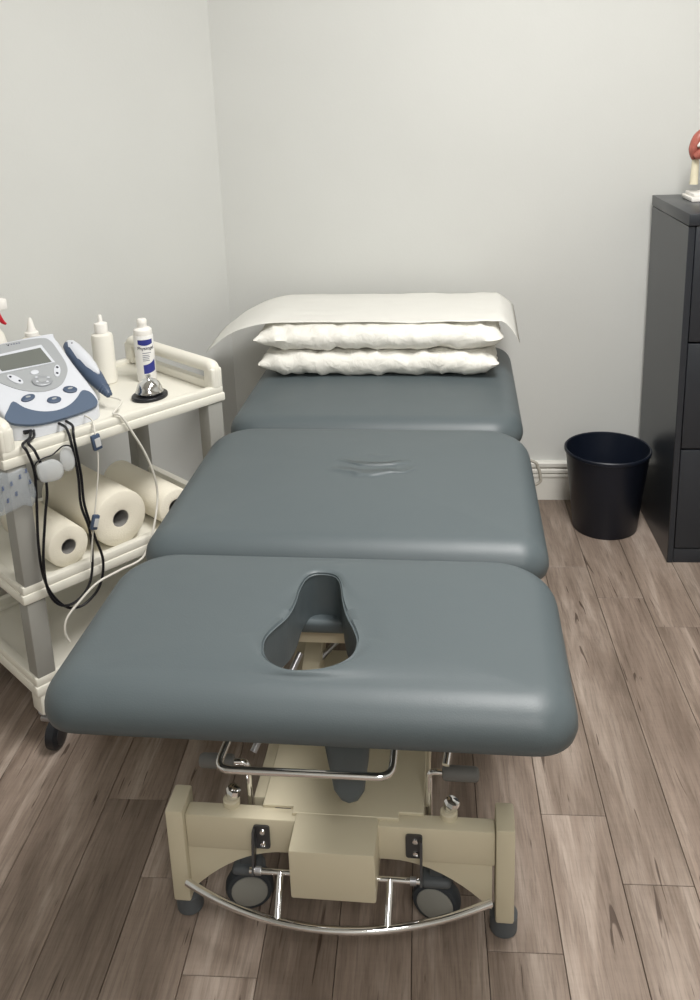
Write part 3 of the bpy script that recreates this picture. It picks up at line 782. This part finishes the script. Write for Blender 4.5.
def ell_px(u, v, a, b_, rot=0, n=24):                      # ellipse given by pixel radii, laid on the face
    c, s_ = math.cos(rot), math.sin(rot)
    return [face(u + a * math.cos(t) * c - b_ * math.sin(t) * s_, v + a * math.cos(t) * s_ + b_ * math.sin(t) * c) for t in [2 * PI * k / n for k in range(n)]][::-1]
decal('dial_pad', ell_px(42, 382, 10.5, 5.2), .0045, M_btn, dev, .002, .0012, 3)
d_ = decal('dial_center', ell_px(42, 382, 4.5, 2.2), .0010, M_devgrey, dev, .0004, .0058, 1)
for du, dv in ((-6, -2), (6, -2), (-5, 2.2), (5, 2.2)):
    decal('dial_mark', ell_px(42 + du, 381 + dv, 1.5, .7, 0, 10), .0004, M_devwhite, d_, 0, .0057)
bA = decal('rocker_button', ell_px(15, 380, 9, 3.2, .42), .0022, M_devwhite, dev, .0008, .0012)
bB = decal('rocker_button', ell_px(57, 371.5, 3.4, 6), .0022, M_devwhite, dev, .0008, .0012)
decal('round_button', ell_px(34.5, 373, 4.2, 2.2, -.1), .002, M_devwhite, dev, .0008, .0012)
for par, (cu, cv), offs in ((bA, (15, 380), ((-4.8, -2.2), (4.6, 1.9))), (bB, (57, 371.5), ((0, -3.2), (0, 2.6)))):
    for (du, dv) in offs:
        decal('arrow_mark', ell_px(cu + du, cv + dv, 1.6, 1.1, .3, 5), .0003, M_ink, par, 0, .0034)
for u, v in ((28, 398.5), (54, 400.3), (70, 390)):
    bt = decal('blue_button', ell_px(u, v, 7.2, 3.2, -.28 if u < 40 else (-.08 if u < 60 else .05)), .0035, M_devblue2, dev, .0012, .0002)
    decal('button_mark', ell_px(u, v - .7, 2.6, .9, -.2, 12), .0003, M_devgrey, bt, 0, .0037)
q = face(8, 345.5); decal('logo_mark', [(q[0] - .004, q[1] + .003), (q[0], q[1] - .004), (q[0] + .005, q[1] + .004), (q[0], q[1])], .0003, M_ink, dev, 0, .0015)
for k in range(4):
    q = face(11.5 + k * 2.6, 344.8 - k * .45); decal('logo_letter', rrect(q[0] - .0022, q[0] + .0016, q[1] - .0018, q[1] + .0018, .0008, 2), .0003, M_inkgrey, dev, 0, .0014)
# slate-blue front bumper: curved upper edge on the face, bowed front that wraps down
bpx = [(13, 402), (24, 408), (36, 411.3), (48, 412), (60, 410), (70, 405), (77, 398), (82, 391), (90, 392.5), (96, 399), (97.5, 403.5), (94, 407.5), (82, 412.5), (57, 420.5), (34, 425), (15, 424.3), (8, 421.5), (4.5, 418), (8, 410)]
bo = [face(u, v) for u, v in bpx]
bo = [(p.x, p.y) for p in catmull([Vector((x, t, 0)) for x, t in bo], 3, True)]
bm = bmesh.new()
top_ = [bm.verts.new(FM @ Vector((x, t, .0022))) for x, t in bo]; mid_ = [bm.verts.new(FM @ Vector((x, t, .0006))) for x, t in bo]
low_ = []
for x, t in bo:
    w_ = FM @ Vector((x, t, -.0015)); low_.append(bm.verts.new((w_.x, w_.y, w_.z - .002)))
N_ = len(bo)
for A_, B_ in ((low_, mid_), (mid_, top_)):
    for k in range(N_): bm.faces.new((A_[k], A_[(k + 1) % N_], B_[(k + 1) % N_], B_[k]))
bm.faces.new(top_); bm.faces.new(low_[::-1])
finish(bm, 'bumper', M_devblue, dev, ang=50)
pfy = TZ(57, 432, ft + .02).y
pf = box('port_panel', xl + .018, xr - .016, DY0 - .003, DY0 + .02, ft + .003, ft + .030, M_devlow, dev, .001)
PY = DY0 - .0032
for u in (56, 63.5):
    x = TY(u, 433, PY).x; box('plug', x - .0075, x + .0055, PY - .016, PY, ft + .013, ft + .025, M_black, pf, .002)
x = TY(27, 440, PY).x; box('plug', x - .010, x + .008, PY - .016, PY, ft + .0135, ft + .0225, M_black, pf, .002)
x = TY(83, 424, PY).x; box('plug', x - .006, x + .006, PY - .010, PY, ft + .012, ft + .026, M_devlow, pf, .002)
# --- ultrasound handpiece resting along the unit's right side
PXc = DX1 + .026
A = TX(67, 343, PXc); B = TX(110, 396, PXc)
prb = empty('ultrasound_handpiece', tpt(0, 0, 0), RDEG, 'slate-blue and white ultrasound handpiece resting along the right side of the unit', 'handpiece')
ax = (B - A); Lp = ax.length; ax.normalize(); nrm = Vector((0, -ax.z, ax.y)); nrm = nrm if nrm.z > 0 else -nrm
EX = Vector((1, 0, 0))
bm = bmesh.new(); rings = []
for t, wx, wz in ((0, .008, .007), (.04, .015, .012), (.15, .020, .015), (.4, .0225, .018), (.65, .0205, .0175), (.8, .0155, .0145), (.9, .0115, .011), (.97, .009, .008), (1, .005, .0045)):
    c_ = A + ax * (t * Lp); rings.append([bm.verts.new(c_ + EX * (wx * math.cos(2 * PI * k / 24)) + nrm * (wz * math.sin(2 * PI * k / 24))) for k in range(24)])
for R1, R2 in zip(rings, rings[1:]):
    for k in range(24): bm.faces.new((R1[k], R1[(k + 1) % 24], R2[(k + 1) % 24], R2[k]))
bm.faces.new(rings[0]); bm.faces.new(rings[-1])
finish(bm, 'grip_body', M_devblue2, prb, ang=80)
bm = bmesh.new(); rings = []
for t, wx, wz in ((-.01, .006, .004), (.03, .0135, .010), (.12, .018, .0145), (.35, .0205, .019), (.52, .0185, .0192), (.64, .0125, .0185), (.70, .004, .0175)):
    c_ = A + ax * (t * Lp); rings.append([bm.verts.new(c_ + EX * (.003 + wx * math.cos(PI * k / 16)) + nrm * (.0025 + wz * math.sin(PI * k / 16))) for k in range(17)])
for R1, R2 in zip(rings, rings[1:]):
    for k in range(16): bm.faces.new((R1[k], R1[k + 1], R2[k + 1], R2[k]))
    bm.faces.new((R1[0], R2[0], R2[16], R1[16]))
bm.faces.new(rings[0]); bm.faces.new(rings[-1])
finish(bm, 'white_shell', M_devwhite, prb, ang=80)
c_ = A + ax * (Lp * .10) + nrm * .0158
lathe('indicator_dot', [(.0004, 0), (.0022, 0), (.0018, .0008), (.0004, .0009)], M_ink, prb, 12, Matrix.Translation(c_) @ nrm.to_track_quat('Z', 'Y').to_matrix().to_4x4())
for t in (.86, .90, .94, .98):
    r_ = .0135 - (t - .86) * .05; q = A + ax * (t * Lp)
    rg = [q + EX * (r_ * math.cos(2 * PI * k / 20)) + nrm * (r_ * .94 * math.sin(2 * PI * k / 20)) for k in range(20)]
    tube('strain_ridge', rg, .0011, M_devblue, prb, 6, True)
cr = bmesh.new(); zc_ = (A + ax * Lp * .45).z; yc0 = (A + ax * Lp * .45).y
add_box(cr, PXc - .022, PXc + .020, yc0 - .018, yc0 + .018, ft + .0008, zc_ - .022, .004)
finish(cr, 'handpiece_cradle', M_devlow, dev)
# --- bottles
q = TZ(107, 382, ft); bt = on_trolley('squeeze_bottle', q.x, q.y, ft, 0, 'plain white squeeze bottle with pointed cap behind the spray can', 'bottle')
lathe('body', [(.001, 0), (.0245, 0), (.027, .003), (.027, .118), (.025, .126), (.016, .131), (.015, .133), (.001, .133)], M_bottle, bt, 40)
lathe('cap', [(.001, .132), (.0165, .132), (.0165, .152), (.0155, .155), (.008, .157), (.006, .159), (.0052, .173), (.0035, .176), (.001, .1765)], M_white, bt, 32)
q = TZ(147.5, 380, ft); sp = on_trolley('spray_can', q.x, q.y, ft, 0, 'white spray can with blue printed label beside the chrome bell', 'spray can')
RC = .0245
lathe('body', [(.001, 0), (RC - .002, 0), (RC, .003), (RC, .118), (RC - .001, .121), (.001, .1215)], M_can, sp, 44)
lathe('cap', [(.001, .1212), (RC - .0015, .1212), (RC - .001, .124), (RC - .002, .134), (.0185, .138), (.0125, .140), (.0115, .147), (.0125, .149), (.0125, .157), (.010, .161), (.001, .162)], M_white, sp, 36)
A0 = math.radians(-112)                                   # facing the camera, in trolley axes
def wrap(lift): return lambda co: Vector(((RC + lift) * math.cos(A0 + co.x / RC), (RC + lift) * math.sin(A0 + co.x / RC), co.y))
def patch(name, x0, x1, lo, hi, material, lift=.0003, n=16):
    bm = bmesh.new(); W = wrap(lift); a = []; b = []
    for k in range(n + 1):
        t = k / n; x = x0 + (x1 - x0) * t; a.append(bm.verts.new(W(Vector((x, lo(t), 0))))); b.append(bm.verts.new(W(Vector((x, hi(t), 0)))))
    for k in range(n): bm.faces.new((a[k], a[k + 1], b[k + 1], b[k]))
    return finish(bm, name, material, sp)
patch('label_band', -.020, .019, lambda t: .101 - .004 * math.sin(t * PI), lambda t: .112, M_labelblue)
patch('label_block', -.010, .022, lambda t: .024 + .006 * t * t, lambda t: .047 + .012 * t * t, M_labelblue)
text('label_text', 'Physiogel', .0118, None, M_ink, sp, lambda co: wrap(.0005)(Vector((co.x, co.y + .090, 0))), .0002)
text('label_text', '- muscle spray', .0042, None, M_inkgrey, sp, lambda co: wrap(.0005)(Vector((co.x + .003, co.y + .086, 0)))) if False else None
for k, (z, wd) in enumerate(((.077, .022), (.071, .017), (.0665, .018), (.062, .016), (.0575, .017))):
    patch('label_line', -.010, -.010 + wd, lambda t, z=z: z, lambda t, z=z: z + .0016, M_inkgrey, .0004, 8)
q = TZ(150, 397, ft); be = on_trolley('call_bell', q.x, q.y, ft, 0, 'chrome call bell on a black oval base near the tray edge', 'call bell')
prism('base', ellipse(0, 0, .047, .040, 36, .3), .008, M_black, be, Matrix.Translation((0, 0, .0008)), .003, 3)
lathe('dome', [(.024, .0135), (.0325, .0135), (.0338, .0155), (.0325, .018), (.0310, .020), (.0295, .027), (.025, .036), (.0175, .043), (.0085, .0468), (.001, .0475)], M_chrome, be, 40)
lathe('button', [(.001, .047), (.004, .047), (.0035, .050), (.0065, .052), (.0065, .056), (.004, .058), (.001, .058)], M_chrome, be, 20)
lathe('neck', [(.001, .0085), (.024, .0085), (.024, .0133), (.001, .0133)], M_steel, be, 24)
nz = on_trolley('nozzle_bottle', TY(30.5, 325, .165).x, .165, ft, 0, 'white bottle with cone nozzle standing behind the electrotherapy unit', 'bottle')
lathe('body', [(.001, 0), (.027, 0), (.029, .003), (.029, .125), (.025, .138), (.013, .146), (.001, .146)], M_bottle, nz, 32)
lathe('cone_cap', [(.001, .145), (.0165, .145), (.0165, .153), (.012, .155), (.0085, .166), (.0055, .182), (.003, .188), (.001, .189)], M_white, nz, 28)
# red-trigger spray bottle, mostly beyond the picture edge
q = TY(6, 324, .15)
rs = on_trolley('trigger_spray_bottle', q.x - .036, .15, ft, 0, 'spray bottle with red trigger at the far end of the trolley', 'spray bottle')
hz = (q.z - ft + .018) / .95
lathe('body', [(.001, 0), (.030, 0), (.033, .004), (.033, hz * .62), (.026, hz * .78), (.014, hz * .88), (.013, hz * .95), (.001, hz * .95)], M_bottle, rs, 32)
bm = bmesh.new(); add_box(bm, -.022, .042, -.011, .011, hz * .95 + .018, hz * .95 + .045, .005); add_lathe(bm, [(.001, hz * .94), (.016, hz * .94), (.016, hz * .95 + .02), (.001, hz * .95 + .02)], 24); finish(bm, 'spray_head', M_white, rs)
blob('trigger', [(.016, 0, hz * .95 + .022), (.020, 0, hz * .95 + .006), (.028, 0, hz * .95 - .010), (.036, 0, hz * .95 - .018)], [.007, .0065, .005, .0025], M_red, rs)
# --- paper towel rolls on the middle shelf
def roll(x, y, z, r, L, label, deg=0, core=.021):
    t = on_trolley('paper_towel_roll', x, y, z + r + .001, deg, label, 'paper roll', None)
    M = Matrix.Rotation(-PI / 2, 4, 'X')
    prof = [(core, 0), (core + .003, -.0012), (r * .6, .0008), (r - .003, 0), (r, .003), (r + .0006, L * .3), (r, L * .7), (r, L - .003), (r - .003, L), (core, L)]
    bm = bmesh.new(); add_lathe(bm, prof + [prof[0]], 48, M, False); bmesh.ops.remove_doubles(bm, verts=bm.verts, dist=1e-6); finish(bm, 'paper', M_roll, t, ang=50)
    bm = bmesh.new(); add_lathe(bm, [(core - .0002, .001), (core - .0002, L - .001), (core - .0016, L - .001), (core - .0016, .001), (core - .0002, .001)], 36, M, False); bmesh.ops.remove_doubles(bm, verts=bm.verts, dist=1e-6)
    finish(bm, 'cardboard_core', M_card, t)
    return t
roll(-.140, -.128, fm, .049, .24, 'slim paper towel roll on the middle shelf beside the corner post', 0, .018)
roll(-.005, -.130, fm, .068, .26, 'fat paper towel roll on the middle shelf, lying between two others', 0, .021)
roll(.140, -.142, fm, .047, .27, 'paper towel roll on the middle shelf at the end beside the treatment table', 0)
# loose end of paper peeling off the fat roll
# --- cables
LIP = Z1 + .040
def cable(pts, y, r, material, label, start=None, end=None, n=8):
    P = list(start or [])
    for i, (u, v) in enumerate(pts):
        P.append(TY(u, v, y[i] if isinstance(y, list) else y))
    P += list(end or [])
    return tag(tube('cable', catmull([tpt(*p) for p in P], 7), r, material, None, n), label, 'cable')
yc = YA - .010
o1 = [(81, 475), (84.5, 505), (95, 537), (103, 560), (100, 585), (86, 603), (70, 608), (55, 598), (44, 578), (38.5, 545), (36.5, 500), (34.5, 472)]
o2 = [(78, 475), (81, 505), (89, 528), (92.5, 555), (90, 582), (78, 600), (62, 605.5), (49, 593), (43.5, 562), (45, 520), (47, 492), (44, 472)]
def over(u_, z_, r, yo, xe_):                              # from a plug on the unit over the tray lip
    x = TY(u_, 434, PY).x; dx = xe_ - x
    return [Vector((x, PY - .015, ft + z_)), Vector((x + dx * .3, YA + .018, LIP + r + .006)), Vector((x + dx * .7, YA - .001, LIP + r + .003)), Vector((x + dx, yo, LIP - .012))]
def over_end(x, yo, r, x2):
    return [Vector((x, yo, LIP - .010)), Vector((x - .004, YA - .001, LIP + r + .003)), Vector(((x + x2) / 2, YA + .02, LIP + r + .004)), Vector((x2, PY - .015, ft + .018))]
xe = TY(27, 440, PY).x
c1_ = cable(o1, yc, .0030, M_cordblack, 'black electrode lead looping lowest in front of the trolley', over(63.5, .019, .003, yc, TY(75, 447, yc).x), over_end(TY(27, 449, yc).x, yc, .003, xe + .004))
c2_ = cable(o2, yc - .008, .0030, M_cordblack, 'black electrode lead forming the inner, tighter loop before the trolley', over(56, .019, .003, yc - .008, TY(70, 448, yc).x), over_end(TY(33, 449, yc).x, yc - .008, .003, xe + .011))
wl = cable([(95, 433), (98, 455), (98, 475), (96, 500), (94, 520), (92, 545), (91, 562)], yc - .016, .0017, M_cordwhite, 'thin white lead with grey connectors hanging from the unit', over(83, .019, .0017, yc - .014, TY(94, 430, yc).x)[:3])
def connector(u, v, y, w_, h_, rz, label):
    p = TY(u, v, y); t = empty('cable_connector', tpt(p.x, p.y, p.z), RDEG, label, 'connector')
    R = Matrix.Rotation(rz, 4, 'Y')
    bm = bmesh.new(); add_box(bm, -w_ / 2, w_ / 2, -.006, .004, -h_ / 2, h_ / 2, .003, 2, R); finish(bm, 'shell', M_devblue2, t)
    bm = bmesh.new(); add_box(bm, -w_ / 4, w_ / 2.6, -.0075, -.0058, -h_ / 3.6, h_ / 3.6, .0005, 1, R); finish(bm, 'face_plate', M_devlow, t)
connector(96, 442, yc - .016, .021, .036, -.12, 'grey connector with pale face plate at the tray edge')
connector(94.5, 522, yc - .022, .016, .034, .35, 'small grey connector clipped to the black leads')
P = [tpt(*(B + ax * .002)), tpt(*(B + ax * .02 + Vector((.012, -.01, .0)))) ]
pe = TZ(124, 417, LIP + .0035)
P += [tpt(pe.x - .006, YA + .02, LIP + .005), tpt(pe.x, YA - .002, LIP + .003)]
for u, v in ((134, 435), (145, 453), (154, 475), (157.5, 498)):
    p = TY(u, v, YA - .010); P.append(tpt(p.x, p.y, p.z))
for u, v in ((153, 530), (143, 557), (120, 570), (97, 583), (80, 601), (67, 618), (65, 632), (70, 642)):
    p = TY(u, v, YA - .030); P.append(tpt(p.x, p.y, p.z))
tag(tube('cable', catmull(P, 8), .0027, M_cordwhite, None, 8), 'white handpiece cable draping over the tray edge toward the table', 'cable')
# --- clear electrode pads and packet of film
def film(name, poly, y, material, label, cat, thick=.0012, bulge=.004):
    P = [TY(u, v, y) for u, v in poly]; C = catmull(P, 4, True); cx = sum((p for p in C), Vector()) / len(C)
    bm = bmesh.new(); rings = []
    for t in (0, .25, .5, .75):
        rings.append([bm.verts.new(Vector((p.x + (cx.x - p.x) * t, y - bulge * math.sin(t * PI / 2), p.z + (cx.z - p.z) * t))) for p in C])
    for A_, B_ in zip(rings, rings[1:]):
        for k in range(len(C)): bm.faces.new((A_[k], A_[(k + 1) % len(C)], B_[(k + 1) % len(C)], B_[k]))
    bm.faces.new(rings[-1])
    o = finish(bm, name, material, None, ang=80); o.location = TR; o.rotation_euler = (0, 0, math.radians(RDEG))
    md = o.modifiers.new('thickness', 'SOLIDIFY'); md.thickness = thick
    return tag(o, label, cat)
film('electrode_pad', [(37, 466), (44, 461), (53, 459), (61, 463), (64, 472), (60, 479), (50, 482), (42, 482), (38, 475)], yc - .012, M_clear, 'larger clear electrode pad hanging from the tray front', 'electrode pad')
film('electrode_pad', [(60, 452), (66, 446), (73, 450), (76, 460), (73, 469), (66, 471), (61, 464)], yc - .010, M_clear, 'smaller clear electrode pad hanging beside the black leads', 'electrode pad')
tube('lead_wire', catmull([TY(u, v, yc - .016) for u, v in ((38, 480), (35, 470), (36, 463), (44, 458), (52, 455), (58, 450), (63, 446), (70, 446), (74, 452))], 6), .0016, M_cordblack, None)
lw = bpy.data.objects['lead_wire']; lw.location = TR; lw.rotation_euler = (0, 0, math.radians(RDEG)); tag(lw, 'short thin black lead curling around the clear electrode pads', 'cable')
pk = film('electrode_packet', [(-4, 476), (10, 473), (24, 468), (31, 478), (36, 492), (33, 506), (24, 505), (12, 511), (-3, 514)], yc - .004, M_film, 'translucent packet with blue S marks wrapped on the corner post', 'packet', .0006, .002)
for u, v in ((3, 489), (11.5, 484), (20, 477), (8, 501), (16.5, 494), (26, 471), (30, 482)):
    p = TY(u, v, yc - .0085); text('print_mark', 'S', .0125, Matrix.Translation(p) @ Matrix.Rotation(PI / 2, 4, 'X') @ Matrix.Rotation(-.15, 4, 'Z'), M_filmink, pk, None, .0004)
